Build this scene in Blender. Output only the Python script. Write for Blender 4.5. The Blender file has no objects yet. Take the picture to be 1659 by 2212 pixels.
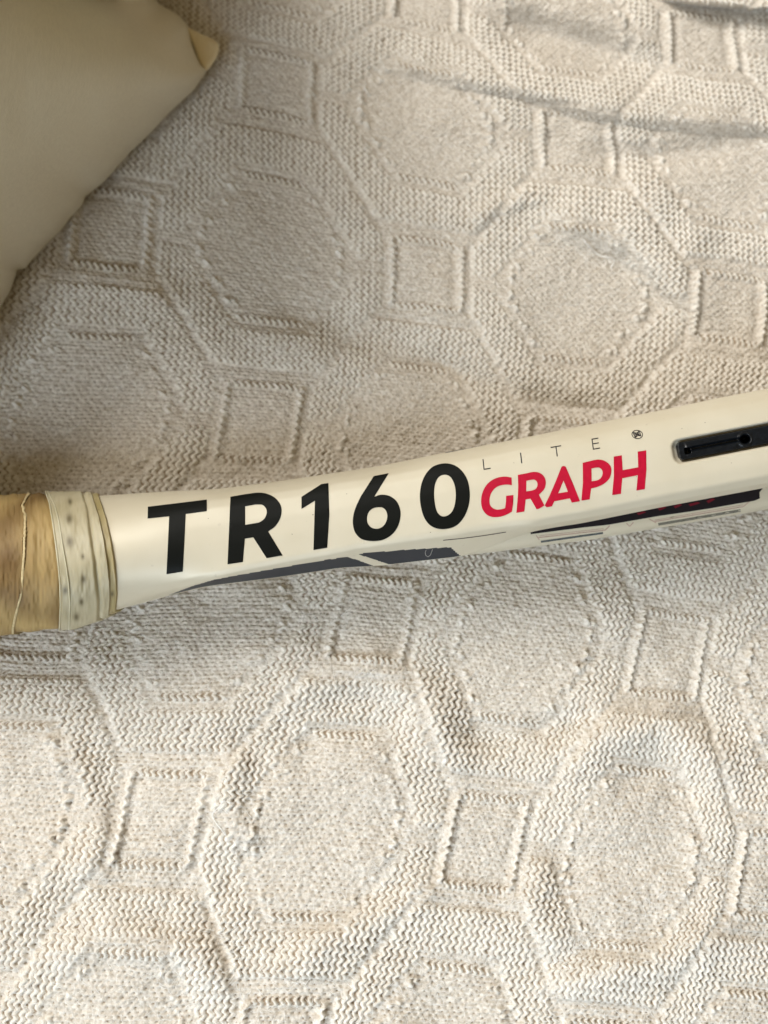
import bpy, bmesh, math
import numpy as np
from mathutils import Vector
from mathutils.bvhtree import BVHTree
from mathutils.geometry import delaunay_2d_cdt

rng = np.random.default_rng(7)
C = bpy.context.scene.collection
SC = bpy.context.scene

# ------------------------------------------------------------------ scale and camera
# All measures below are in "units" of 0.12 mm (K metres).  The blanket lies on z = 0, the lens is
# 1662 units (20 cm) from the middle of it and leans 13 degrees back from the vertical.
F = 1662.0
K = 0.20 / F
CX, CY = 829.5, 1106.0
TH = math.radians(13.0)
CAM = np.array([0.0, -math.sin(TH) * F, math.cos(TH) * F])
RIGHT = np.array([1.0, 0, 0]); UP = np.array([0, math.cos(TH), math.sin(TH)]); FWD = np.array([0, math.sin(TH), -math.cos(TH)])

cam_d = bpy.data.cameras.new('camera'); cam = bpy.data.objects.new('camera', cam_d); C.objects.link(cam)
cam.location = CAM * K
cam.rotation_euler = (TH, 0, 0)
cam_d.sensor_fit = 'VERTICAL'; cam_d.sensor_height = 36.0; cam_d.lens = 36.0 * F / 2212.0
cam_d.clip_start = 0.005; cam_d.clip_end = 20
cam_d.dof.use_dof = True; cam_d.dof.focus_distance = (F - 235) * K; cam_d.dof.aperture_fstop = 10.0
SC.camera = cam

# ------------------------------------------------------------------ world and lamps (a room by a window)
w = bpy.data.worlds.new('World'); SC.world = w; w.use_nodes = True
wn = w.node_tree.nodes; wl = w.node_tree.links
bg = wn['Background']
tc = wn.new('ShaderNodeTexCoord'); sx = wn.new('ShaderNodeSeparateXYZ'); wr = wn.new('ShaderNodeMapRange')
mixw = wn.new('ShaderNodeMix'); mixw.data_type = 'RGBA'
wl.new(tc.outputs['Generated'], sx.inputs[0]); wl.new(sx.outputs['X'], wr.inputs[0])
wr.inputs[1].default_value = -0.9; wr.inputs[2].default_value = 0.9
wl.new(wr.outputs[0], mixw.inputs[0])
mixw.inputs[6].default_value = (0.61, 0.415, 0.16, 1); mixw.inputs[7].default_value = (0.53, 0.435, 0.29, 1)
wl.new(mixw.outputs[2], bg.inputs['Color']); bg.inputs['Strength'].default_value = 0.38

def area(name, loc, target, size, energy, color, spread=180):
    d = bpy.data.lights.new(name, 'AREA'); o = bpy.data.objects.new(name, d); C.objects.link(o)
    o.location = loc; d.shape = 'RECTANGLE'; d.size, d.size_y = size; d.energy = energy; d.color = color
    d.spread = math.radians(spread)
    o.rotation_euler = (Vector(target) - Vector(loc)).to_track_quat('-Z', 'Y').to_euler()
    return o
# window beyond the pillows at the upper left, and paler light from the room's other side
area('window_light', (-0.46, 0.48, 0.62), (0.04, -0.06, 0), (0.56, 0.45), 9.8, (1.0, 0.962, 0.905), 180)
area('room_light', (-0.20, -0.52, 0.36), (0.02, -0.18, 0), (0.40, 0.30), 0.58, (0.74, 0.87, 1.0), 56)

SC.view_settings.view_transform = 'Standard'; SC.view_settings.look = 'None'
SC.view_settings.exposure = 0.0; SC.view_settings.gamma = 1.0

# ------------------------------------------------------------------ helpers
def unproj(px, py, z):
    """world point (units) on the sight line through plan position (px, py) at height z"""
    px = np.asarray(px, float); py = np.asarray(py, float); z = np.asarray(z, float)
    dx = (px - CX) / F; dy = (CY - py) / F
    d = dx[..., None] * RIGHT + dy[..., None] * UP + FWD
    t = (z - CAM[2]) / d[..., 2]
    return CAM + d * t[..., None]

def mesh_obj(name, co, faces, mat=None, parent=None, smooth=True, attrs=None):
    me = bpy.data.meshes.new(name)
    co = np.asarray(co, np.float32).reshape(-1, 3) * K
    faces = np.asarray(faces, np.int32)
    n, m = faces.shape
    me.vertices.add(len(co)); me.vertices.foreach_set('co', co.ravel())
    me.loops.add(n * m); me.loops.foreach_set('vertex_index', faces.ravel())
    me.polygons.add(n)
    me.polygons.foreach_set('loop_start', np.arange(0, n * m, m, dtype=np.int32))
    me.polygons.foreach_set('loop_total', np.full(n, m, np.int32))
    me.polygons.foreach_set('use_smooth', np.full(n, smooth))
    me.update(calc_edges=True)
    if attrs:
        for k, v in attrs.items():
            a = me.attributes.new(k, 'FLOAT', 'POINT'); a.data.foreach_set('value', np.asarray(v, np.float32).ravel())
    o = bpy.data.objects.new(name, me); C.objects.link(o)
    if mat: me.materials.append(mat)
    if parent is not None: o.parent = parent
    return o

def grid_faces(nu, nv, wrap_v=False):
    i = np.arange(nu - 1)[:, None]
    if wrap_v:
        j = np.arange(nv)[None, :]; j2 = (j + 1) % nv
    else:
        j = np.arange(nv - 1)[None, :]; j2 = j + 1
    a = i * nv + j; b = i * nv + j2; c = (i + 1) * nv + j2; d = (i + 1) * nv + j
    return np.stack([a, b, c, d], -1).reshape(-1, 4)

def ss(a, b, x):
    t = np.clip((x - a) / (b - a), 0, 1); return t * t * (3 - 2 * t)

def interp(x, pts):
    pts = np.asarray(pts, float); xs, ys = pts[:, 0], pts[:, 1]
    r = np.interp(x, xs, ys)
    lo = ys[0] + (x - xs[0]) * (ys[1] - ys[0]) / (xs[1] - xs[0])
    hi = ys[-1] + (x - xs[-1]) * (ys[-1] - ys[-2]) / (xs[-1] - xs[-2])
    return np.where(x < xs[0], lo, np.where(x > xs[-1], hi, r))

def smooth1(y, n):
    k = np.ones(n) / n
    yp = np.concatenate([2 * y[0] - y[n:0:-1], y, 2 * y[-1] - y[-2:-n - 2:-1]])
    return np.convolve(yp, k, 'same')[n:-n]

def vnoise(x, y, seed=0):
    """smooth value noise in -1..1"""
    r = np.random.default_rng(seed).uniform(-1, 1, (256, 256))
    xi = np.floor(x).astype(int); yi = np.floor(y).astype(int)
    fx = x - xi; fy = y - yi; fx = fx * fx * (3 - 2 * fx); fy = fy * fy * (3 - 2 * fy)
    g = lambda a, b: r[a % 256, b % 256]
    return (g(xi, yi) * (1 - fx) + g(xi + 1, yi) * fx) * (1 - fy) + (g(xi, yi + 1) * (1 - fx) + g(xi + 1, yi + 1) * fx) * fy

def empty(name, loc, label, cat, group=None):
    o = bpy.data.objects.new(name, None); C.objects.link(o); o.location = loc; o.empty_display_size = 0.01
    o['label'] = label; o['category'] = cat
    if group: o['group'] = group
    return o

# ------------------------------------------------------------------ materials
def new_mat(name):
    m = bpy.data.materials.new(name); m.use_nodes = True
    return m, m.node_tree.nodes, m.node_tree.links, m.node_tree.nodes['Principled BSDF']

def simple_mat(name, col, rough, spec=0.5, bump=0.0, bscale=3000, var=0.0, vscale=300, coat=0.0):
    m, n, l, b = new_mat(name)
    b.inputs['Roughness'].default_value = rough; b.inputs['Specular IOR Level'].default_value = spec
    b.inputs['Coat Weight'].default_value = coat
    t = n.new('ShaderNodeTexCoord')
    if var:
        nz = n.new('ShaderNodeTexNoise'); nz.inputs['Scale'].default_value = vscale; nz.inputs['Detail'].default_value = 4
        l.new(t.outputs['Object'], nz.inputs['Vector'])
        mr = n.new('ShaderNodeMapRange'); mr.inputs[1].default_value = .3; mr.inputs[2].default_value = .7
        mr.inputs[3].default_value = 1 - var; mr.inputs[4].default_value = 1 + var
        l.new(nz.outputs['Fac'], mr.inputs[0])
        hv = n.new('ShaderNodeHueSaturation'); hv.inputs['Color'].default_value = (*col, 1)
        l.new(mr.outputs[0], hv.inputs['Value']); l.new(hv.outputs[0], b.inputs['Base Color'])
    else:
        b.inputs['Base Color'].default_value = (*col, 1)
    if bump:
        nb = n.new('ShaderNodeTexNoise'); nb.inputs['Scale'].default_value = bscale; nb.inputs['Detail'].default_value = 3
        l.new(t.outputs['Object'], nb.inputs['Vector'])
        bp = n.new('ShaderNodeBump'); bp.inputs['Strength'].default_value = 1; bp.inputs['Distance'].default_value = bump
        l.new(nb.outputs['Fac'], bp.inputs['Height']); l.new(bp.outputs[0], b.inputs['Normal'])
    return m

def blanket_material():
    m, n, l, b = new_mat('knit_yarn')
    t = n.new('ShaderNodeTexCoord')
    ay = n.new('ShaderNodeAttribute'); ay.attribute_name = 'yarn'
    ap = n.new('ShaderNodeAttribute'); ap.attribute_name = 'back'
    n1 = n.new('ShaderNodeTexNoise'); n1.inputs['Scale'].default_value = 900; n1.inputs['Detail'].default_value = 5; n1.inputs['Roughness'].default_value = .65
    l.new(t.outputs['Object'], n1.inputs['Vector'])
    # flecked melange yarn of the ground, paler smooth yarn of the raised cords
    r1 = n.new('ShaderNodeValToRGB'); e = r1.color_ramp.elements
    e[0].position = .30; e[0].color = (0.46, 0.40, 0.325, 1); e[1].position = .62; e[1].color = (0.75, 0.705, 0.635, 1)
    l.new(n1.outputs['Fac'], r1.inputs[0])
    r2 = n.new('ShaderNodeValToRGB'); e = r2.color_ramp.elements
    e[0].position = .28; e[0].color = (0.60, 0.55, 0.475, 1); e[1].position = .6; e[1].color = (0.80, 0.765, 0.70, 1)
    l.new(n1.outputs['Fac'], r2.inputs[0])
    mx = n.new('ShaderNodeMix'); mx.data_type = 'RGBA'
    l.new(ay.outputs['Fac'], mx.inputs[0]); l.new(r1.outputs[0], mx.inputs[6]); l.new(r2.outputs[0], mx.inputs[7])
    # brown backing yarn between the loops, darkened to put shade into pits and gaps
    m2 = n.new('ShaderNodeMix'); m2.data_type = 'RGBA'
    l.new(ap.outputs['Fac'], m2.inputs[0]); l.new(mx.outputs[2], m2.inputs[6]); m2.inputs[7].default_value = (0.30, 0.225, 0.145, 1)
    l.new(m2.outputs[2], b.inputs['Base Color'])
    b.inputs['Roughness'].default_value = 0.95; b.inputs['Specular IOR Level'].default_value = 0.1
    b.inputs['Sheen Weight'].default_value = 0.15; b.inputs['Sheen Roughness'].default_value = 0.6
    n2 = n.new('ShaderNodeTexNoise'); n2.inputs['Scale'].default_value = 2600; n2.inputs['Detail'].default_value = 4
    mp = n.new('ShaderNodeMapping'); mp.inputs['Scale'].default_value = (0.45, 1.0, 1.0)
    l.new(t.outputs['Object'], mp.inputs[0]); l.new(mp.outputs[0], n2.inputs['Vector'])
    bp = n.new('ShaderNodeBump'); bp.inputs['Strength'].default_value = 1; bp.inputs['Distance'].default_value = 0.00020
    l.new(n2.outputs['Fac'], bp.inputs['Height']); l.new(bp.outputs[0], b.inputs['Normal'])
    return m

def frame_material():
    m, n, l, b = new_mat('cream_lacquer')
    t = n.new('ShaderNodeTexCoord')
    nv = n.new('ShaderNodeAttribute'); nv.attribute_name = 'navy'
    rp = n.new('ShaderNodeMapRange'); rp.inputs[1].default_value = .42; rp.inputs[2].default_value = .58; l.new(nv.outputs['Fac'], rp.inputs[0])
    nz = n.new('ShaderNodeTexNoise'); nz.inputs['Scale'].default_value = 60; nz.inputs['Detail'].default_value = 5
    l.new(t.outputs['Object'], nz.inputs['Vector'])
    cr = n.new('ShaderNodeValToRGB'); e = cr.color_ramp.elements
    e[0].position = .3; e[0].color = (0.63, 0.58, 0.45, 1); e[1].position = .7; e[1].color = (0.69, 0.645, 0.52, 1)
    l.new(nz.outputs['Fac'], cr.inputs[0])
    # small grey scuffs
    v = n.new('ShaderNodeTexNoise'); v.inputs['Scale'].default_value = 420; v.inputs['Detail'].default_value = 3
    l.new(t.outputs['Object'], v.inputs['Vector'])
    sr = n.new('ShaderNodeMapRange'); sr.inputs[1].default_value = .70; sr.inputs[2].default_value = .78; sr.inputs[3].default_value = 0; sr.inputs[4].default_value = .35
    l.new(v.outputs['Fac'], sr.inputs[0])
    m0 = n.new('ShaderNodeMix'); m0.data_type = 'RGBA'; l.new(sr.outputs[0], m0.inputs[0]); l.new(cr.outputs[0], m0.inputs[6]); m0.inputs[7].default_value = (.36, .32, .25, 1)
    mx = n.new('ShaderNodeMix'); mx.data_type = 'RGBA'
    l.new(rp.outputs[0], mx.inputs[0]); l.new(m0.outputs[2], mx.inputs[6]); mx.inputs[7].default_value = (0.012, 0.018, 0.03, 1)
    l.new(mx.outputs[2], b.inputs['Base Color'])
    b.inputs['Roughness'].default_value = 0.5; b.inputs['Metallic'].default_value = 0.1; b.inputs['Specular IOR Level'].default_value = .4
    b.inputs['Coat Weight'].default_value = 0.14; b.inputs['Coat Roughness'].default_value = 0.30
    g = n.new('ShaderNodeTexNoise'); g.inputs['Scale'].default_value = 9000; g.inputs['Detail'].default_value = 1
    l.new(t.outputs['Object'], g.inputs['Vector'])
    bp = n.new('ShaderNodeBump'); bp.inputs['Distance'].default_value = 0.00001; bp.inputs['Strength'].default_value = 1
    l.new(g.outputs['Fac'], bp.inputs['Height']); l.new(bp.outputs[0], b.inputs['Normal'])
    return m

def grip_material():
    m, n, l, b = new_mat('worn_brown_grip')
    t = n.new('ShaderNodeTexCoord')
    mp = n.new('ShaderNodeMapping'); mp.inputs['Scale'].default_value = (1.3, .8, 1.0); l.new(t.outputs['Object'], mp.inputs[0])
    nz = n.new('ShaderNodeTexNoise'); nz.inputs['Scale'].default_value = 62; nz.inputs['Detail'].default_value = 1.5; nz.inputs['Roughness'].default_value = .45
    l.new(mp.outputs[0], nz.inputs['Vector'])
    cr = n.new('ShaderNodeValToRGB'); e = cr.color_ramp.elements
    e[0].position = .32; e[0].color = (0.16, 0.093, 0.03, 1); e[1].position = .66; e[1].color = (0.42, 0.30, 0.125, 1)
    l.new(nz.outputs['Fac'], cr.inputs[0])
    w2 = n.new('ShaderNodeTexNoise'); w2.inputs['Scale'].default_value = 900; w2.inputs['Detail'].default_value = 5
    m2 = n.new('ShaderNodeMapping'); m2.inputs['Scale'].default_value = (.7, .9, 1); l.new(t.outputs['Object'], m2.inputs[0]); l.new(m2.outputs[0], w2.inputs['Vector'])
    mr = n.new('ShaderNodeMapRange'); mr.inputs[3].default_value = .985; mr.inputs[4].default_value = 1.015; l.new(w2.outputs['Fac'], mr.inputs[0])
    hv = n.new('ShaderNodeHueSaturation'); l.new(cr.outputs[0], hv.inputs['Color']); l.new(mr.outputs[0], hv.inputs['Value'])
    l.new(hv.outputs[0], b.inputs['Base Color'])
    b.inputs['Roughness'].default_value = .6; b.inputs['Specular IOR Level'].default_value = .3; b.inputs['Subsurface Weight'].default_value = .15
    b.inputs['Subsurface Radius'].default_value = (.002, .001, .0004); b.inputs['Subsurface Scale'].default_value = 1
    bp = n.new('ShaderNodeBump'); bp.inputs['Distance'].default_value = 0.000025; bp.inputs['Strength'].default_value = 1
    l.new(w2.outputs['Fac'], bp.inputs['Height']); l.new(bp.outputs[0], b.inputs['Normal'])
    return m

def band_material(name, c0, c1, spots=True):
    m, n, l, b = new_mat(name)
    t = n.new('ShaderNodeTexCoord')
    nz = n.new('ShaderNodeTexNoise'); nz.inputs['Scale'].default_value = 130; nz.inputs['Detail'].default_value = 5
    mp = n.new('ShaderNodeMapping'); mp.inputs['Scale'].default_value = (1.6, .6, 1); l.new(t.outputs['Object'], mp.inputs[0]); l.new(mp.outputs[0], nz.inputs['Vector'])
    cr = n.new('ShaderNodeValToRGB'); e = cr.color_ramp.elements
    e[0].position = .3; e[0].color = (*c0, 1); e[1].position = .7; e[1].color = (*c1, 1)
    l.new(nz.outputs['Fac'], cr.inputs[0])
    sp = n.new('ShaderNodeAttribute'); sp.attribute_name = 'spot'
    mx = n.new('ShaderNodeMix'); mx.data_type = 'RGBA'; l.new(sp.outputs['Fac'], mx.inputs[0]); l.new(cr.outputs[0], mx.inputs[6]); mx.inputs[7].default_value = (.13, .105, .05, 1)
    l.new(mx.outputs[2], b.inputs['Base Color'])
    b.inputs['Roughness'].default_value = .52; b.inputs['Subsurface Weight'].default_value = .3
    b.inputs['Subsurface Radius'].default_value = (.002, .0016, .001); b.inputs['Subsurface Scale'].default_value = 1
    nb = n.new('ShaderNodeTexNoise'); nb.inputs['Scale'].default_value = 700; nb.inputs['Detail'].default_value = 3
    l.new(t.outputs['Object'], nb.inputs['Vector'])
    bp = n.new('ShaderNodeBump'); bp.inputs['Distance'].default_value = 0.00003; bp.inputs['Strength'].default_value = 1
    l.new(nb.outputs['Fac'], bp.inputs['Height']); l.new(bp.outputs[0], b.inputs['Normal'])
    return m

def pillow_material(name, col):
    m, n, l, b = new_mat(name)
    t = n.new('ShaderNodeTexCoord')
    mp = n.new('ShaderNodeMapping'); mp.inputs['Rotation'].default_value = (0, 0, math.radians(-6)); mp.inputs['Scale'].default_value = (1, .22, 1)
    l.new(t.outputs['Object'], mp.inputs[0])
    a = n.new('ShaderNodeTexNoise'); a.inputs['Scale'].default_value = 1500; a.inputs['Detail'].default_value = 5; a.inputs['Roughness'].default_value = .7
    l.new(mp.outputs[0], a.inputs['Vector'])
    c = n.new('ShaderNodeTexNoise'); c.inputs['Scale'].default_value = 30; c.inputs['Detail'].default_value = 5
    l.new(t.outputs['Object'], c.inputs['Vector'])
    mr = n.new('ShaderNodeMapRange'); mr.inputs[1].default_value = .3; mr.inputs[2].default_value = .7; mr.inputs[3].default_value = .92; mr.inputs[4].default_value = 1.06
    ad = n.new('ShaderNodeMath'); ad.operation = 'MULTIPLY_ADD'; ad.inputs[1].default_value = .5; ad.inputs[2].default_value = .0
    ad2 = n.new('ShaderNodeMath'); ad2.operation = 'MULTIPLY_ADD'; ad2.inputs[1].default_value = .5
    l.new(a.outputs['Fac'], ad.inputs[0]); l.new(c.outputs['Fac'], ad2.inputs[0]); l.new(ad.outputs[0], ad2.inputs[2]); l.new(ad2.outputs[0], mr.inputs[0])
    hv = n.new('ShaderNodeHueSaturation'); hv.inputs['Color'].default_value = (*col, 1)
    l.new(mr.outputs[0], hv.inputs['Value']); l.new(hv.outputs[0], b.inputs['Base Color'])
    b.inputs['Roughness'].default_value = .8; b.inputs['Specular IOR Level'].default_value = .25; b.inputs['Sheen Weight'].default_value = .2
    bp = n.new('ShaderNodeBump'); bp.inputs['Distance'].default_value = 0.00012; bp.inputs['Strength'].default_value = .8
    l.new(a.outputs['Fac'], bp.inputs['Height']); l.new(bp.outputs[0], b.inputs['Normal'])
    return m

MB = blanket_material(); MF = frame_material(); MG = grip_material()
M_black = simple_mat('black_print', (0.004, 0.005, 0.004), .5, .12, 0.000004, 6000)
M_red = simple_mat('red_print', (0.47, 0.002, 0.03), .5, .25, 0.000006, 5000, .08, 900)
M_ink = simple_mat('fine_black_print', (0.01, 0.008, 0.012), .4, .4)
M_plastic = simple_mat('black_grommet_plastic', (0.006, 0.008, 0.011), .28, .3, 0.00003, 1500, .3, 700)
M_hole = simple_mat('deep_black', (0.002, 0.002, 0.002), .8, .1)

# ------------------------------------------------------------------ blanket: where each stitch lies
# plan positions of the centres of the knitted squares (i, j) and eight-sided fields (half indices)
ctrl = {
 (0,0):(240,495),(1,0):(565,910),(2,0):(807,1338),(3,0):(1047,1821),(4,0):(1290,2305),
 (2,-1):(346,1770),(1,-1):(92,1335),(3,-1):(595,2262),
 (1,1):(924,596),(3,1):(1443,1415),(4,1):(1663,1895),
 (0,1):(600,180),(0,2):(920,5),(1,2):(1247,305),(1,3):(1513,95),(2,2):(1578,665),
 (2.5,-.5):(702,1777),(3.5,.5):(1362,1855),(2.5,.5):(1130,1378),(1.5,1.5):(1245,638),(.5,.5):(588,548),
 (.5,1.5):(915,268),(1.5,.5):(882,945),(1.5,-1.5):(-10,1745),(2.5,-1.5):(235,2275),(3.5,-.5):(945,2285),
}
P = np.array([[24 * (i + j), 48 * (i - j)] for (i, j) in ctrl], float)
Q = np.array(list(ctrl.values()), float)
def tps_fit(P, Q, lam=60.0):
    n = len(P); Ps = P / np.array([1.0, 1.55])
    r2 = ((Ps[:, None] - Ps[None]) ** 2).sum(-1)
    Kk = np.where(r2 > 0, r2 * np.log(np.maximum(r2, 1e-9)), 0) + lam * np.eye(n)
    A = np.zeros((n + 3, n + 3)); A[:n, :n] = Kk; A[:n, n] = 1; A[:n, n + 1:] = Ps; A[n, :n] = 1; A[n + 1:, :n] = Ps.T
    return np.linalg.solve(A, np.vstack([Q, np.zeros((3, 2))]))
COEF = tps_fit(P, Q)
def stitch_to_plan(u, v):
    sh = u.shape; X = np.stack([u.ravel(), v.ravel() / 1.55], -1); Ps = P / np.array([1.0, 1.55])
    out = COEF[len(P)] + X @ COEF[len(P) + 1:]
    for k in range(len(P)):
        r2 = ((X - Ps[k]) ** 2).sum(-1)
        out += (r2 * np.log(np.maximum(r2, 1e-9)))[:, None] * COEF[k]
    a = out[:, 0].reshape(sh); b = out[:, 1].reshape(sh)
    # uneven tension of the knitting
    return a + 3.2 * vnoise(u / 7, v / 11, 81) + 1.6 * vnoise(u / 2.6, v / 5, 83), b + 3.0 * vnoise(u / 6, v / 9, 82) + 1.3 * vnoise(u / 2.5, v / 4, 84)

# the knitted chart: which stitches (wale, course) are raised cord loops
def chart(u, v):
    """u, v stitch centres -> 0 flat ground, 1 cord, 2 single raised outline cord"""
    best = np.zeros(u.shape)
    pu = np.minimum(np.abs((u + 24) % 48 - 24), 99); pv = np.abs((v + 48) % 96 - 48)
    pu2 = np.abs(u % 48 - 24); pv2 = np.abs(v % 96 - 48)
    # octagons at (24,0) and (0,48)
    for (p, q) in ((pu2, pv), (pu, pv2)):
        inner = (p < 13.0) & (q < 22.6) & (p + .38 * q < 14.2)
        outer = (p + .38 * q < 20.6) & (p < 16.6) & (q < 33.2)
        ring = outer & ~inner & ~((q < 2.2))
        best = np.where(ring, 1, best)
        d = p + .38 * q
        side = (p > 9.9) & (p < 11.1) & (q < 4.2) & (q > 1.0)
        diag = (np.abs(d - 12.2) < .62) & (p < 11) & (q < 18.4) & (q > 4) & (np.floor(q / 2.5) % 2 == 0)
        teeth = (np.abs(q - 19.6) < 1.1) & (p < 5.1)
        best = np.where(side | diag, 2, best); best = np.where(teeth, 3, best)
    # squares at (0,0) and (24,48)
    for (p, q) in ((pu, pv), (pu2, pv2)):
        sq = (np.abs(p - 5.5) < .6) & (q < 10.2)
        teeth = (np.abs(q - 9.6) < 1.0) & (p < 5)
        best = np.where(sq, 2, best); best = np.where(teeth, 3, best)
    return best

# folds and hollows of the cloth, height by plan position
def pl_dist(px, py, pts):
    """signed distance to a polyline running left to right (positive above it) and the position along it"""
    pts = np.asarray(pts, float)
    best = np.full(px.shape, 1e9); side = np.zeros(px.shape); al = np.zeros(px.shape)
    L = np.concatenate([[0], np.cumsum(np.hypot(*np.diff(pts, axis=0).T))])
    for k in range(len(pts) - 1):
        a, b = pts[k], pts[k + 1]; ab = b - a; l2 = (ab ** 2).sum()
        t = np.clip(((px - a[0]) * ab[0] + (py - a[1]) * ab[1]) / l2, 0, 1)
        dx = px - a[0] - t * ab[0]; dy = py - a[1] - t * ab[1]; d = np.hypot(dx, dy)
        s = np.sign(ab[1] * (px - a[0]) - ab[0] * (py - a[1]))
        m = d < best; best = np.where(m, d, best); side = np.where(m, s, side); al = np.where(m, (L[k] + t * (L[k + 1] - L[k])) / L[-1], al)
    return best * side, al

def fold_step(px, py, pts, h, wtop, wstep, fa=.2, fb=.2):
    d, a = pl_dist(px, py, pts)
    amp = ss(0, fa, a) * (1 if fb <= 0 else ss(0, fb, 1 - a))
    return h * amp * ss(-wstep, wstep * .6, d) * np.exp(-(np.maximum(d, 0) / wtop) ** 2)

def ridge(px, py, pts, h, wa, wb, fa=.25, fb=.25):
    """soft ridge, half widths above and below the line"""
    d, a = pl_dist(px, py, pts)
    amp = (ss(0, fa, a) if fa > 0 else 1) * (ss(0, fb, 1 - a) if fb > 0 else 1)
    return h * amp * np.where(d > 0, np.exp(-(d / wa) ** 2), np.exp(-(d / wb) ** 2))

def cloth_height(px, py):
    z = 9 * vnoise(px / 260, py / 240, 3) + 7.0 * vnoise(px / 120 + 9, py / 110, 4) + 3.5 * vnoise(px / 56 + 9, py / 66, 5)
    # the crease with the overhanging fold above it, upper right
    z += fold_step(px, py, [(660,105),(850,150),(1000,178),(1150,205),(1260,240),(1400,262),(1700,282),(2100,300)], 25, 78, 22, .3, 0)
    z += ridge(px, py, [(1040,20),(1180,80),(1330,125),(1470,195)], -30, 50, 44)
    z += ridge(px, py, [(1020,-30),(1200,20),(1350,60),(1500,110)], 20, 50, 40)
    z += fold_step(px, py, [(1400,-4),(1500,9),(1580,16),(1680,24),(1900,50)], 46, 55, 5, .25, 0)
    # folds round the upper right octagon
    z += ridge(px, py, [(1150,455),(1260,480),(1370,520),(1440,590),(1500,660),(1560,700)], 30, 76, 34)
    z += ridge(px, py, [(1160,525),(1290,555),(1380,600),(1430,670),(1460,730)], -10, 26, 36)
    z += ridge(px, py, [(1230,330),(1400,345),(1480,330),(1640,325)], -20, 34, 34)
    z += ridge(px, py, [(1330,370),(1420,420),(1500,490),(1560,540)], 16, 34, 56)
    z += ridge(px, py, [(1000,495),(1060,455),(1130,425),(1200,432)], 14, 22, 20)
    # folds through the middle
    z += ridge(px, py, [(560,640),(680,690),(800,740),(900,770),(1000,800),(1130,850)], -13, 50, 44)
    z += ridge(px, py, [(500,700),(650,750),(800,800),(950,850)], 9, 44, 54)
    z += ridge(px, py, [(820,745),(960,790),(1080,850),(1240,880),(1400,880)], -16, 30, 26)
    z += ridge(px, py, [(0,640),(140,600),(300,620),(460,700)], 14, 40, 40)
    # lower half: hollows inside the eight-sided fields, rumpled raised bands round them
    z += ridge(px, py, [(540,1600),(640,1480),(800,1440),(900,1500),(980,1640),(1010,1740)], 26.8, 50, 42)
    z += ridge(px, py, [(600,1640),(700,1580),(840,1570),(900,1640)], -11.0, 22, 34)
    z += ridge(px, py, [(520,1600),(490,1720),(540,1860)], 19.0, 36, 34)
    z += ridge(px, py, [(1210,1700),(1300,1590),(1430,1560),(1540,1640),(1600,1760)], 25.1, 44, 40)
    z += ridge(px, py, [(1300,1700),(1420,1660),(1520,1740)], -11.0, 24, 40)
    z += ridge(px, py, [(540,2130),(700,2040),(880,1960),(1000,1850)], 19.0, 40, 44)
    z += ridge(px, py, [(1130,2140),(1300,2110),(1480,2060),(1600,1960)], 20.5, 46, 40)
    z += ridge(px, py, [(1180,1820),(1150,1950),(1220,2080)], 15.8, 36, 36)
    z += ridge(px, py, [(940,1560),(1060,1600),(1200,1570),(1330,1540)], -14.3, 34, 34)
    z += ridge(px, py, [(60,1560),(180,1680),(220,1800),(180,1960)], 17.2, 40, 40)
    z += ridge(px, py, [(60,2080),(240,2030),(420,2060),(520,2180)], 19.0, 44, 36)
    z += ridge(px, py, [(500,1420),(640,1400),(740,1420)], 11.0, 30, 34)
    # the whole lies on something soft: it sags under the racket and swells beside it
    ax = 1190 - (px - 400) * .158
    z += 14 * np.exp(-((py - ax - 190) / 120) ** 2) + 10 * np.exp(-((py - ax + 200) / 110) ** 2)
    return z

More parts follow.
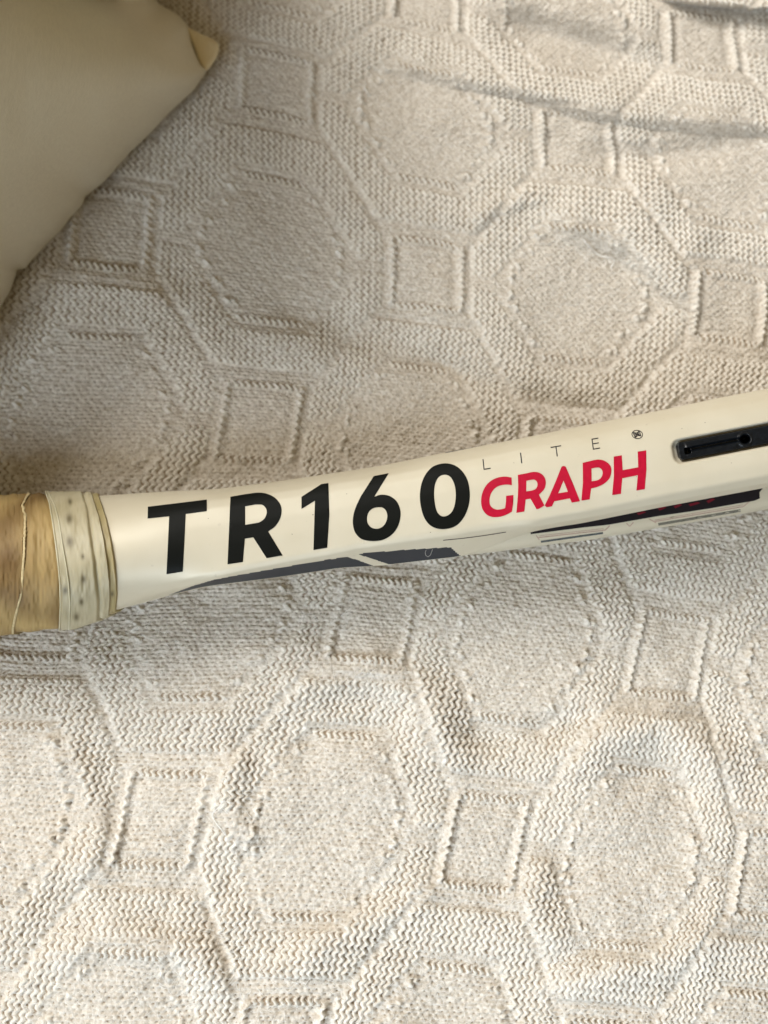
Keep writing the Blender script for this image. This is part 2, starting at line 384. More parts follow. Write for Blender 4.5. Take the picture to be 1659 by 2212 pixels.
def knit(us, vs, amp=1.0):
    """grid positions with the loops modelled; us wale coordinates, vs course coordinates"""
    U, V = np.meshgrid(us, vs, indexing='ij')
    px, py = stitch_to_plan(U, V)
    z0 = cloth_height(px, py)
    base = unproj(px, py, z0)
    tu = np.gradient(base, axis=0); tv = np.gradient(base, axis=1)
    N = np.cross(tv, tu); N /= np.linalg.norm(N, axis=-1, keepdims=True) + 1e-9
    N *= np.sign(N[..., 2:3] + 1e-9)
    # raised cords
    k0 = np.floor(U).astype(int)
    rj = np.random.default_rng(11).uniform(-1, 1, (512, 512))
    cord = np.zeros(U.shape); kind = np.zeros(U.shape)
    for dk in (-1, 0, 1):
        kc = k0 + dk
        def on(vv):
            return chart(kc + .5, np.floor(vv / 1.0) + .5)
        c_here = on(V); c_up = on(V - .45); c_dn = on(V + .45)
        ex = (c_here > 0) * (.45 + .275 * (c_up > 0) + .275 * (c_dn > 0))
        sgl = c_here > 1
        loop = np.floor(V / 2).astype(int)
        j1 = rj[kc % 512, loop % 512]; j2 = rj[(kc * 7 + 3) % 512, (loop * 3) % 512]
        ph = np.sin(np.pi * V)
        tri = ph * (1.15 - .15 * ph * ph)
        cx = kc + .5 + (.22 + .05 * j1) * tri + .07 * j2
        wdt = np.where(c_here > 2, .35, np.where(sgl, .48, .43)) * (1 + .10 * j2)
        d = (U - cx) / wdt
        prof = np.sqrt(np.clip(1 - d * d, 0, 1))
        hgt = (.86 + .14 * j1) * (.84 + .16 * np.abs(np.cos(np.pi * V + .6)))
        hh = ex * prof * hgt * np.where(c_here > 2, 1.02, np.where(sgl, 1.55, 1.0))
        kind = np.where(hh > cord, 1.0, kind); cord = np.maximum(cord, hh)
    # flat ground: a close net of small loops with a pit in every stitch
    row = np.floor(V).astype(int); off = .5 * (row % 2)
    r1 = rj[(k0 * 5) % 512, (row * 3) % 512]
    g = np.zeros(U.shape)
    for dr in (-1, 0, 1):
        for dc in (-1, 0, 1):
            r = row + dr; o = .5 * (r % 2)
            cc = np.floor(U - o).astype(int) + dc
            jj = rj[(cc * 5 + r) % 512, (r * 3) % 512]; jk = rj[(cc * 3) % 512, (r * 11 + cc) % 512]
            du = U - (cc + .5 + o +   .10 * jj); dv = V - (r + .5 + .10 * jk)
            s = .80 + .28 * jk
            g += np.maximum(s, .1) * np.exp(-(du / .19) ** 2 - (dv / .25) ** 2)
    leg = .30 * np.cos(2 * np.pi * (V + .18 * np.sin(2 * np.pi * U)))
    fine = .10 * vnoise(U * 3.1, V * 2.3, 21) + .20 * vnoise(U * 1.1, V * .9, 22)
    ground = .34 - .62 * np.minimum(g, 1.1) + .12 * leg + fine
    # the field under cords lies low, the flat fields puff a little
    inc = ss(0.02, .45, cord)
    H = (ground * 6.6 + 1.8) * (1 - inc * .8) + cord * 8.6 * (1 + .22 * vnoise(U / 9, V / 14, 23)) + fine * 2
    # cords pull the cloth: low channel beside the single cords
    for (p, q) in ((np.abs((U + 24) % 48 - 24), np.abs((V + 48) % 96 - 48)), (np.abs(U % 48 - 24), np.abs(V % 96 - 48))):
        H -= 4.0 * np.exp(-((p - 4.3) / .7) ** 2) * ss(11, 9, q) + 4.5 * np.exp(-((p - 6.9) / .8) ** 2) * ss(11.5, 10, q)
        H -= 2.2 * np.exp(-((q - 8.2) / .8) ** 2) * ss(5.6, 5, p) + 1.5 * np.exp(-((q - 11.4) / 1.0) ** 2) * ss(6.6, 5.5, p)
        H -= 1.6 * np.exp(-((q - 14.3) / 1.0) ** 2) * ss(8, 6.5, p)
    for (p, q) in ((np.abs(U % 48 - 24), np.abs((V + 48) % 96 - 48)), (np.abs((U + 24) % 48 - 24), np.abs(V % 96 - 48))):
        dd = p + .38 * q
        H -= 2.2 * np.exp(-((dd - 20.9) / .9) ** 2) * (q > 8) * (q < 36)
        H -= 1.6 * np.exp(-((dd - 13.4) / .8) ** 2) * (p < 13) * (q < 20)
        H -= 2.2 * np.exp(-((q - 21.2) / .9) ** 2) * ss(6.2, 5, p)
        H -= 1.6 * np.exp(-((q - 34.0) / .9) ** 2) * ss(8.6, 7, p)
    H *= amp
    pos = base + N * H[..., None]
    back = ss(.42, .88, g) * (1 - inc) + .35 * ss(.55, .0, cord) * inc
    # gaps between neighbouring cords get the darkened backing brown
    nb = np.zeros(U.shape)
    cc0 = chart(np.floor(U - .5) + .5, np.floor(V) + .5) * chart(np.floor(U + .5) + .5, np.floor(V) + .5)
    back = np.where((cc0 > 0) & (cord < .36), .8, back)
    return pos, px, py, inc, np.clip(back, 0, 1)

def keep_grid(pos, px, py, box, inside=True):
    nu, nv = px.shape
    f = grid_faces(nu, nv)
    cxx = px.ravel()[f].mean(1); cyy = py.ravel()[f].mean(1)
    ins = (cxx > box[0]) & (cxx < box[1]) & (cyy > box[2]) & (cyy < box[3])
    return f, ins

gu = np.arange(-60, 180, 2.0); gv = np.arange(-180, 330, 2.0)
GU, GV = np.meshgrid(gu, gv, indexing='ij'); gx, gy = stitch_to_plan(GU, GV)
BOX = (-45, 1705, -45, 2258)
mk = (gx > BOX[0]) & (gx < BOX[1]) & (gy > BOX[2]) & (gy < BOX[3])
u0, u1 = GU[mk].min() - 2, GU[mk].max() + 2; v0, v1 = GV[mk].min() - 2, GV[mk].max() + 2
FINE_U, FINE_V = 7.0, 5.0
pos, px, py, inc, back = knit(np.arange(u0, u1, 1 / FINE_U), np.arange(v0, v1, 1 / FINE_V))
f, ins = keep_grid(pos, px, py, BOX)
f1 = f[ins]
used = np.unique(f1); remap = np.full(px.size, -1, np.int64); remap[used] = np.arange(len(used))
co1 = pos.reshape(-1, 3)[used]; f1 = remap[f1]; a1 = inc.ravel()[used]; b1 = back.ravel()[used]
# the cloth beyond the picture, coarser
BOX2 = (-900, 2560, -800, 3000)
mk = (gx > BOX2[0]) & (gx < BOX2[1]) & (gy > BOX2[2]) & (gy < BOX2[3])
pos, px, py, inc, back = knit(np.arange(-60, 180, 1 / 2.0), np.arange(-180, 330, 1 / 1.5), .8)
f, ins = keep_grid(pos, px, py, (BOX[0] + 6, BOX[1] - 6, BOX[2] + 6, BOX[3] - 6))
f2b, ins2 = keep_grid(pos, px, py, BOX2)
f2 = f[(~ins) & ins2]
used = np.unique(f2); remap = np.full(px.size, -1, np.int64); remap[used] = np.arange(len(used))
co2 = pos.reshape(-1, 3)[used]; co2[:, 2] -= 3.0
co = np.vstack([co1, co2]); faces = np.vstack([f1, remap[f2] + len(co1)])
blanket = mesh_obj('knitted_blanket', co, faces, MB, attrs={'yarn': np.concatenate([a1, inc.ravel()[used]]), 'back': np.concatenate([b1, back.ravel()[used]])})
blanket['label'] = 'cream knitted blanket with raised octagons and squares spread under the racket'
blanket['category'] = 'blanket'
print('blanket faces', len(faces))

# bed under the blanket
bedco = [(-4500, -4500, -90), (4500, -4500, -90), (4500, 4500, -90), (-4500, 4500, -90)]
bed = mesh_obj('bed_surface', bedco, [(0, 1, 2, 3)], simple_mat('bed_cloth', (.55, .5, .42), .9, .2, .0002, 900, .05, 60), smooth=False)
bed['kind'] = 'structure'

# ------------------------------------------------------------------ racket
racket = empty('tennis_racket', (unproj(400, 1190, 0) * K).tolist(), 'cream tennis racket shaft with bold black and red lettering lying on the knitted blanket', 'racket')
def mesh_child(name, co, faces, mat, parent=None, **kw):
    o = mesh_obj(name, co, faces, mat, **kw)
    p = racket if parent is None else parent
    o.parent = p
    o.matrix_parent_inverse = Matrix_inv(p)
    return o
def Matrix_inv(p):
    bpy.context.view_layer.update()
    return p.matrix_world.inverted()

TOP = [(-200,1083),(0,1076),(60,1070),(212,1071),(274,1067),(331,1063),(473,1056),(605,1039),(713,1023),(823,1006),(978,974),(1115,949),(1262,919),(1425,887),(1540,862),(1659,839),(1900,789)]
BOT = [(-200,1380),(0,1366),(155,1350),(205,1334),(248,1316),(298,1304),(350,1289),(439,1267),(549,1253),(605,1246),(737,1226),(810,1222),(842,1219),(997,1201),(1060,1181),(1110,1161),(1150,1147.5),(1200,1138),(1262,1128.5),(1425,1095.5),(1659,1051.5),(1900,1003)]
RID = [(300,1306),(350,1289),(416,1262),(506,1241),(605,1222),(704,1205),(763,1192),(928,1169),(1093,1148),(1207,1135),(1262,1127),(1425,1094),(1659,1050),(1900,1003)]
def zc_main(x): return interp(x, [(-300,112),(0,114),(300,122),(700,140),(1100,168),(1659,205),(2000,225)])
def th_main(x): return interp(x, [(-300,128),(0,126),(200,116),(300,104),(480,84),(800,76),(1659,80),(2000,80)])

NX, NT = 760, 140
xs = np.linspace(-260, 1960, NX)
yt = smooth1(interp(xs, TOP), 17); yb = smooth1(interp(xs, BOT), 13); yr = np.minimum(smooth1(interp(xs, RID), 7), yb)
zc = smooth1(zc_main(xs), 41); th = smooth1(th_main(xs), 61)
def front_profile(t, tr, wgt):
    """height factor 0..1 across the section; t from -1 (upper edge) to 1 (lower edge)"""
    rnd = np.sqrt(np.clip(1 - t * t, 0, 1))
    pts = [(-1, 0), (-.985, .28), (-.95, .50), (-.88, .70), (-.76, .845), (-.55, .945), (-.2, .995), (.2, .99)]
    return rnd, pts
t_par = -np.cos(np.linspace(0, math.pi, NT))          # -1 .. 1, dense at both edges
Zf = np.zeros((NX, NT)); PX = np.zeros((NX, NT)); PY = np.zeros((NX, NT)); NAVY = np.zeros((NX, NT)); TT = np.zeros((NX, NT))
slope = np.gradient((yt + yb) / 2, xs)
slope = smooth1(slope, 61)
for i, x in enumerate(xs):
    W = yb[i] - yt[i]
    tr = 2 * (yr[i] - yt[i]) / W - 1
    wgt = float(ss(230, 520, np.array(x)))
    # denser rows round the ridge
    t = t_par.copy()
    rnd = np.sqrt(np.clip(1 - t * t, 0, 1))
    lower = min(tr, .985)
    tt = [-1, -.988, -.955, -.89, -.78, -.60, -.25, .15, lower - .16, lower - .035, lower + .012, 1]
    hh = [0, .26, .47, .68, .835, .935, .992, 1.0, .965, .895, .80, 0.0]
    fa_ = np.interp(t, tt, hh)
    tt[-4:] = [.50, .78, .93, 1]; hh[-4:] = [.985, .91, .72, 0]
    fb_ = np.interp(t, tt, hh)
    wr = float(ss(.86, .985, np.array(tr)))
    flat = fa_ * (1 - wr) + fb_ * wr
    flat = smooth1(smooth1(flat, 5), 3 + 2 * int(2 * wr)); flat[0] = 0; flat[-1] = 0
    Zf[i] = zc[i] + th[i] * (rnd * (1 - wgt) + flat * wgt)
    u = (t + 1) / 2
    # stations stand across the beam: lean with its slope
    off = -slope[i] * W * (u - .5)
    PX[i] = x + off
    PY[i] = np.interp(PX[i], xs, yt) * (1 - u) + np.interp(PX[i], xs, yb) * u
    TT[i] = t

# moulded recess for the grommet strip
slot_c0 = np.array([1470.0, 975.0]); slot_c1 = np.array([1990.0, 874.0])
ax_ = (slot_c1 - slot_c0) / np.linalg.norm(slot_c1 - slot_c0); nrm_ = np.array([-ax_[1], ax_[0]])
def slot_coords(X, Y):
    dx = X - slot_c0[0]; dy = Y - slot_c0[1]
    return dx * ax_[0] + dy * ax_[1], dx * nrm_[0] + dy * nrm_[1]
def rrect(a, b, a0, a1, hw, r):
    qa = np.abs(a - (a0 + a1) / 2) - (a1 - a0) / 2 + r; qb = np.abs(b) - hw + r
    return np.hypot(np.maximum(qa, 0), np.maximum(qb, 0)) + np.minimum(np.maximum(qa, qb), 0) - r
A_, B_ = slot_coords(PX, PY)
sd = rrect(A_, B_, -16, 600, 25, 17)
Zf -= 12 * ss(3, -4, sd) + 26 * ss(-7, -12, sd)
# navy painted facets on the lower chamfer
def inside_poly(X, Y, poly):
    poly = np.asarray(poly, float); c = np.zeros(X.shape, bool); n = len(poly)
    for k in range(n):
        x1, y1 = poly[k]; x2, y2 = poly[(k + 1) % n]
        if y1 == y2: continue
        c ^= ((y1 > Y) != (y2 > Y)) & (X < (x2 - x1) * (Y - y1) / (y2 - y1) + x1)
    return c
navyA = [(352,1290),(416,1266),(460,1253),(506,1244),(605,1226.5),(704,1209.5),(749,1203),(770,1209),(812,1224),(812,1250),(400,1330),(330,1310)]
navyB = [(771,1196.5),(870,1188),(974,1182),(982,1190),(996,1202),(1000,1240),(845,1240),(843,1220)]
NAVY = np.maximum(inside_poly(PX, PY, navyA), inside_poly(PX, PY, navyB)).astype(float)
NAVY = np.maximum(NAVY, .62 * inside_poly(PX, PY, [(962,970),(1062,950),(1062,958.5),(962,979)]))
front = unproj(PX, PY, Zf)
# back half: mirrored below the rim
rim_z = zc[:, None] + 0 * Zf
tb = TT[:, ::-1][:, 1:-1]
Zb = (zc[:, None] - th[:, None] * np.sqrt(np.clip(1 - np.abs(tb) ** 2.4, 0, 1)) * .9)
rimT = front[:, 0:1]; rimB = front[:, -1:]
ub = (tb + 1) / 2
backp = rimT * (1 - ub[..., None]) + rimB * ub[..., None]
backp[..., 2] = Zb
ring = np.concatenate([front, backp], 1)
fr_faces = grid_faces(NX, ring.shape[1], True)
cap_attr = np.concatenate([NAVY, np.zeros(tb.shape)], 1)
frame = mesh_child('frame', ring, fr_faces, MF, attrs={'navy': cap_attr})
frame['label'] = 'cream lacquered shaft and near arm with navy facets along its lower edge'

def bvh(grid, wrap=False):
    nu, nv = grid.shape[:2]
    return BVHTree.FromPolygons([tuple(p) for p in grid.reshape(-1, 3)], [tuple(int(q) for q in f) for f in grid_faces(nu, nv, wrap)])
B_main = bvh(front)

# far arm of the throat, lower and behind the near arm
FT = [(600,1150),(840,1120),(980,1085),(1146,1050),(1262,1022),(1425,985),(1659,925),(2000,840)]
FB = [(600,1243),(737,1222),(842,1217.5),(997,1200),(1100,1188),(1207,1173),(1262,1168),(1425,1140),(1659,1100),(2000,1042)]
NX2, NT2 = 380, 90
xs2 = np.linspace(640, 1960, NX2)
yt2 = smooth1(interp(xs2, FT), 21); yb2 = smooth1(interp(xs2, FB), 15)
zc2 = interp(xs2, [(600,112),(900,104),(1150,84),(1659,66),(2000,60)]); th2 = interp(xs2, [(600,20),(760,44),(1000,62),(2000,66)])
t2 = -np.cos(np.linspace(0, math.pi, NT2))
u2 = (t2 + 1) / 2
sl2 = smooth1(np.gradient((yt2 + yb2) / 2, xs2), 31)
PX2 = xs2[:, None] - sl2[:, None] * (yb2 - yt2)[:, None] * (u2[None] - .5)
PY2 = interp(PX2, np.c_[xs2, yt2]) * (1 - u2) + interp(PX2, np.c_[xs2, yb2]) * u2
prof2 = np.interp(t2, [-1, -.97, -.85, -.6, -.2, .25, .45, .62, .80, .93, .985, 1], [0, .35, .66, .86, .98, .98, .93, .84, .70, .47, .2, 0])
prof2 = smooth1(prof2, 5); prof2[0] = prof2[-1] = 0
Z2 = zc2[:, None] + th2[:, None] * prof2[None]
front2 = unproj(PX2, PY2, Z2)
tb2 = t2[::-1][1:-1]
bk2 = front2[:, :1] * (1 - ((tb2 + 1) / 2))[None, :, None] + front2[:, -1:] * ((tb2 + 1) / 2)[None, :, None]
bk2[..., 2] = zc2[:, None] - th2[:, None] * np.sqrt(np.clip(1 - tb2 ** 2, 0, 1))[None] * .95
ring2 = np.concatenate([front2, bk2], 1)
far = mesh_child('far_arm', ring2, grid_faces(NX2, ring2.shape[1], True), MF, attrs={'navy': np.zeros(ring2.shape[:2])})
far['label'] = 'far arm of the throat showing below the near one'
B_far = bvh(front2)

# ---- flat print laid on a surface
def spline(pts, n=8, closed=True):
    """Catmull-Rom through points; a point given as (x, y, 1) is a sharp corner"""
    P_ = [(p[0], p[1]) for p in pts]; S_ = [len(p) > 2 for p in pts]; N_ = len(pts); out = []
    for i in range(N_):
        p0, p1, p2, p3 = (np.array(P_[(i + k) % N_], float) for k in (-1, 0, 1, 2))
        if S_[i] and S_[(i + 1) % N_]:
            out.append(tuple(p1)); continue
        if S_[i]: p0 = p1 - (p2 - p1)
        if S_[(i + 1) % N_]: p3 = p2 + (p2 - p1)
        m1 = (p2 - p0) / 2; m2 = (p3 - p1) / 2
        for q in range(n):
            s = q / n
            h = (2*s**3 - 3*s**2 + 1) * p1 + (s**3 - 2*s**2 + s) * m1 + (-2*s**3 + 3*s**2) * p2 + (s**3 - s**2) * m2
            out.append(tuple(h))
    return out

def print_patch(name, loops, mat, tree=None, lift=.6, step=5.0, parent=None, label=None):
    """a thin printed shape on the curved surface; loops[0] outline, the others holes"""
    tree = tree or B_main
    verts = []; edges = []
    for lp in loops:
        b0 = len(verts); dense = []
        for k in range(len(lp)):
            a = np.array(lp[k]); b = np.array(lp[(k + 1) % len(lp)]); m = max(1, int(np.hypot(*(b - a)) / step))
            for q in range(m): dense.append(a + (b - a) * q / m)
        verts += dense; n = len(dense)
        edges += [(b0 + k, b0 + (k + 1) % n) for k in range(n)]
    allp = np.array(verts)
    x0, y0 = allp.min(0); x1, y1 = allp.max(0)
    gx_, gy_ = np.meshgrid(np.arange(x0, x1, step), np.arange(y0, y1, step))
    g_ = np.c_[gx_.ravel(), gy_.ravel()]
    ins = inside_multi(g_[:, 0], g_[:, 1], loops)
    dmin = np.array([np.min(np.hypot(allp[:, 0] - p[0], allp[:, 1] - p[1])) for p in g_]) if len(g_) else np.array([])
    g_ = g_[ins & (dmin > step * .35)] if len(g_) else g_
    pts = [Vector(v) for v in verts] + [Vector(p) for p in g_]
    vo, eo, fo, *_ = delaunay_2d_cdt(pts, edges, [], 0, 1e-5)
    V2 = np.array([(v.x, v.y) for v in vo]); T = np.array([list(q) for q in fo if len(q) == 3])
    cen = V2[T].mean(1); T = T[inside_multi(cen[:, 0], cen[:, 1], loops)]
    W3 = []; ok = []
    for (x, y) in V2:
        d = unproj(x, y, 0.0) - CAM; d /= np.linalg.norm(d)
        loc, nrm, idx, dist = tree.ray_cast(Vector(CAM), Vector(d))
        if loc is None: W3.append((0, 0, 0)); ok.append(False)
        else:
            if nrm.dot(Vector(d)) > 0: nrm = -nrm
            W3.append(tuple(loc + nrm * lift)); ok.append(True)
    ok = np.array(ok); T = T[ok[T].all(1)]
    used = np.unique(T); rm = np.full(len(V2), -1); rm[used] = np.arange(len(used))
    o = mesh_child(name, np.array(W3)[used], rm[T], mat, parent=parent)
    if label: o['label'] = label
    return o

def inside_multi(X, Y, loops):
    c = np.zeros(np.shape(X), bool)
    for lp in loops: c ^= inside_poly(X, Y, lp)
    return c

def tf(ox, oy, s):
    return lambda pts: [((ox + s * p[0]), (oy + s * p[1])) + tuple(p[2:]) for p in pts]
c2 = tf(274.3, 960.1, .3307); c3 = tf(713.2, 850.3, .3307); cA = tf(1031.4, 971.0, .11243); cB = tf(1152.1, 949.1, .15212)
cC = tf(1020.4, 910.7, .23148); cD = tf(1349.6, 916.2, .033069); cE = tf(1097.2, 1069.8, .33863); cF = tf(877.8, 1124.6, .1984)

s_ = spline
print_patch('letter', [s_(c2([(137,408,1),(522,361,1),(522,436,1),(384,455,1),(365,830,1),(258,847,1),(276,470,1),(135,485,1)]))], M_black, label='bold black letter T')
print_patch('letter', [s_(c2([(676,343,1),(780,325,1),(860,316),(920,325),(970,352),(1003,395),(1010,440),(998,490),(968,535),(923,569,1),(1017,725,1),(912,743,1),(825,607,1),(770,616,1),(757,768,1),(657,783,1)])),
                       s_(c2([(772,405,1),(838,393,1),(880,394),(906,415),(913,445),(900,482),(868,507),(840,514,1),(772,526,1)]))], M_black, label='bold black letter R')
print_patch('digit', [s_(c2([(1140,343,1),(1270,260,1),(1316,253,1),(1322,460,1),(1308,675,1),(1218,690,1),(1228,368,1),(1140,422,1)]))], M_black, label='bold black digit 1')
print_patch('digit', [s_(c3([(285,540,1),(383,521,1),(288,674,1),(335,661),(390,670),(435,705),(458,760),(457,820),(436,880),(395,928),(340,956),(270,963),(205,950),(165,910),(149,855),(151,800),(168,740),(200,672,1)])),
                      s_(c3([(308,743),(342,745),(366,768),(373,805),(362,845),(335,874),(300,883),(266,872),(245,845),(241,812),(250,778),(275,752)]))], M_black, label='bold black digit 6')
print_patch('digit', [s_(c3([(745,457),(810,468),(860,505),(897,565),(912,645),(906,725),(878,800),(830,858),(770,882),(705,883),(650,858),(612,805),(592,735),(586,660),(598,585),(628,522),(675,476)])),
                      s_(c3([(750,530),(785,545),(810,590),(820,650),(815,720),(795,772),(760,799),(725,799),(697,768),(683,710),(679,650),(686,590),(710,545)]))], M_black, label='bold black digit 0')
RED = []
print_patch('letter', [s_(cA([(655,540,1),(660,686,1),(590,676),(500,680),(400,705),(320,760),(265,840),(235,930),(232,1010),(250,1080),(300,1130),(370,1155),(450,1150),(530,1128,1),(545,1010,1),(550,892,1),(690,876,1),(685,1040,1),(662,1192,1),(580,1240),(480,1280),(370,1300),(260,1292),(170,1245),(105,1165),(72,1050),(75,920),(110,790),(180,675),(280,590),(400,540),(530,522)]))], M_red, label='red letter G')
print_patch('letter', [s_(cA([(774,491,1),(950,458,1),(1060,434),(1150,437),(1230,472),(1285,530),(1310,610),(1305,700),(1270,780),(1180,868,1),(1285,1075,1),(1180,1140,1),(1132,1146,1),(1018,945,1),(925,962,1),(900,1192,1),(746,1218,1),(775,900,1),(782,700,1)])),
                       s_(cA([(938,602,1),(1030,583,1),(1085,580),(1125,600),(1150,645),(1148,705),(1120,755),(1070,782),(1020,795,1),(936,806,1)]))], M_red, label='red letter R')
print_patch('letter', [s_(cB([(405,386,1),(425,380,1),(445,382,1),(460,392,1),(560,620,1),(662,878,1),(546,898,1),(516,838,1),(298,878,1),(265,950,1),(190,965,1),(160,938,1),(230,800,1),(320,590,1),(395,400,1)])),
                       s_(cB([(428,588,1),(490,745,1),(352,768,1)]))], M_red, label='red letter A')
print_patch('letter', [s_(cB([(700,335,1),(860,296,1),(930,288),(1000,302),(1065,342),(1103,402),(1105,480),(1075,560),(1010,625),(930,668),(820,700,1),(800,852,1),(680,870,1),(703,620,1)])),
                       s_(cB([(825,415,1),(890,402,1),(930,402),(965,425),(983,468),(975,520),(945,562),(900,584),(828,596,1)]))], M_red, label='red letter P')
print_patch('letter', [s_(cB([(1140,246,1),(1255,228,1),(1268,438,1),(1488,398,1),(1480,176,1),(1602,157,1),(1605,430,1),(1582,708,1),(1462,727,1),(1482,510,1),(1262,552,1),(1243,772,1),(1118,792,1),(1142,520,1)]))], M_red, label='red letter H')
def stroke(a, b, wd):
    a = np.array(a, float); b = np.array(b, float); d = (b - a) / np.linalg.norm(b - a); n = np.array([-d[1], d[0]]) * wd / 2
    return [tuple(a + n), tuple(b + n), tuple(b - n), tuple(a - n)]
def multi_stroke(name, segs, wd, mat, label, tree=None, lift=.35):
    co = []; fc = []
    first = None
    objs = []
    for (a, b) in segs:
        objs.append(print_patch(name, [stroke(a, b, wd)], mat, tree=tree, lift=lift, step=3.0))
    # join into one printed mark
    bm = bmesh.new()
    for o in objs: bm.from_mesh(o.data)
    bm.to_mesh(objs[0].data); bm.free()
    for o in objs[1:]: bpy.data.objects.remove(o)
    for p in objs[0].data.polygons: p.use_smooth = True
    objs[0]['label'] = label
    return objs[0]
cCp = lambda x, y: cC([(x, y)])[0]
multi_stroke('letter', [(cCp(99,351), cCp(109,447)), (cCp(104,446), cCp(171,436))], 2.3, M_ink, 'thin black letter L')
multi_stroke('letter', [(cCp(449,291), cCp(461,390))], 2.5, M_ink, 'thin black letter I')
multi_stroke('letter', [(cCp(730,243), cCp(828,226)), (cCp(780,236), cCp(792,326))], 2.3, M_ink, 'small thin black letter T')
multi_stroke('letter', [(cCp(1116,165), cCp(1129,262)), (cCp(1112,166), cCp(1175,155)), (cCp(1122,209), cCp(1180,199)), (cCp(1126,259), cCp(1192,247))], 2.2, M_ink, 'thin black letter E')
# little round emblem
circ = lambda cx, cy, rx, ry, rot, n=36: [(cx + rx * math.cos(a) * math.cos(rot) - ry * math.sin(a) * math.sin(rot), cy + rx * math.cos(a) * math.sin(rot) + ry * math.sin(a) * math.cos(rot)) for a in np.linspace(0, 2 * math.pi, n, endpoint=False)]
lg = print_patch('emblem', [cD(circ(812, 685, 372, 290, .12)), cD(circ(812, 683, 325, 243, .12))], M_ink, step=2.5, label='small black ring emblem with a star figure')
dD = lambda x, y: cD([(x, y)])[0]
em = multi_stroke('emblem_figure', [(dD(530,550), dD(680,880)), (dD(530,550), dD(800,590)), (dD(800,590), dD(940,440)), (dD(940,440), dD(1060,780)), (dD(1060,780), dD(850,740)), (dD(850,740), dD(680,880)),
                  (dD(600,600), dD(990,740)), (dD(690,820), dD(920,520)), (dD(610,690), dD(760,720)), (dD(860,640), dD(1010,660))], 1.7, M_ink, 'star figure inside the ring')

# far arm print: black panel with red lettering, grey bars and fine pink lines
M_panel = simple_mat('black_panel_print', (0.008, 0.007, 0.012), .35, .4)
M_grey = simple_mat('grey_bar_print', (0.16, 0.155, 0.125), .45, .4)
M_grey2 = simple_mat('blue_grey_bar_print', (0.075, 0.09, 0.095), .45, .4)
M_pink = simple_mat('pink_line_print', (0.50, 0.36, 0.29), .45, .4)
M_dred = simple_mat('dark_red_print', (0.16, 0.006, 0.02), .4, .4)
panel = print_patch('black_panel', [cE([(144,215),(144,248),(300,228),(480,205),(640,188),(800,160),(960,132),(1130,108),(1300,82),(1450,55),(1570,35),(1606,20),(1604,-20),(1640,-60),(1200,0),(700,80)])], M_panel, tree=B_far, lift=.5)
for (a, b, c, d) in ((955,90,1010,78),(1055,75,1110,62),(1150,62,1225,50),(1265,42,1320,26),(820,118,880,108)):
    print_patch('red_mark', [cE([(a, b - 6), (c - 15, d - 8), (c, d), (a + 12, b + 8)])], M_dred, tree=B_far, lift=.9, step=4, parent=panel)
def bar(name, a, b, wd, mat, lift=.5):
    return print_patch(name, [stroke(cE([a])[0], cE([b])[0], wd)], mat, tree=B_far, lift=lift, step=5)
bar('grey_bar', (210,296), (606,240), 4.2, M_grey2)
bar('grey_bar', (958,185), (1484,96), 5.6, M_grey)
for a, b in (((190,270),(620,222)), ((930,168),(1500,72)), ((620,222),(650,192)), ((900,150),(945,175)), ((1500,72),(1545,35)), ((755,178),(776,198)), ((776,198),(800,172)), ((180,255),(200,285))):
    bar('pink_line', a, b, 2.2, M_pink, .45)
for a, b in (((935,158),(1500,60)), ((200,258),(610,212))):
    bar('pink_line', a, b, 1.2, M_pink, .45)
# a dark seam line under the main face, moulded membrane and a lifted film scratch
multi_stroke('seam_line', [(cF([(400,213)])[0], cF([(620,192)])[0]), (cF([(620,192)])[0], cF([(860,160)])[0]), (cF([(860,160)])[0], cF([(1085,124)])[0])], 1.6, simple_mat('seam_dark', (.05, .03, .03), .6), 'dark seam under the cream face', lift=.3)
multi_stroke('scratch_mark', [(cF([(205,345)])[0], cF([(210,375)])[0]), (cF([(210,375)])[0], cF([(235,393)])[0]), (cF([(235,393)])[0], cF([(262,372)])[0]), (cF([(262,372)])[0], cF([(285,310)])[0]), (cF([(205,345)])[0], cF([(215,318)])[0])], 1.3, simple_mat('pale_scratch', (.34, .34, .33), .6), 'pale curl of lifted film on the navy facet', lift=.5)
# tiny specks on the lacquer
M_speck = simple_mat('speck_brown', (.14, .09, .05), .6)
for k, (x, y, r) in enumerate([(676,1112,1.0),(631,1154,.9),(749,1067,.8),(1384,979,.8),(1375,1030,.7),(1473,926,.8),(1523,913,.8),(450,1120,.8),(430,1083,.7),(1110,1000,.7),(930,1150,.8),(1580,1000,.7)]):
    print_patch('speck', [circ(x, y, r * 1.2, r, .4, 8)], M_speck, lift=.3, step=3)

# ---- grommet strip in the recess
ga = np.linspace(-7, 420, 500); gb = np.linspace(-21.5, 21.5, 84)
GA, GB = np.meshgrid(ga, gb, indexing='ij')
sdg = rrect(GA, GB, -6.5, 600, 21, 9)
h = 13 * ss(0.5, -3.5, sdg)
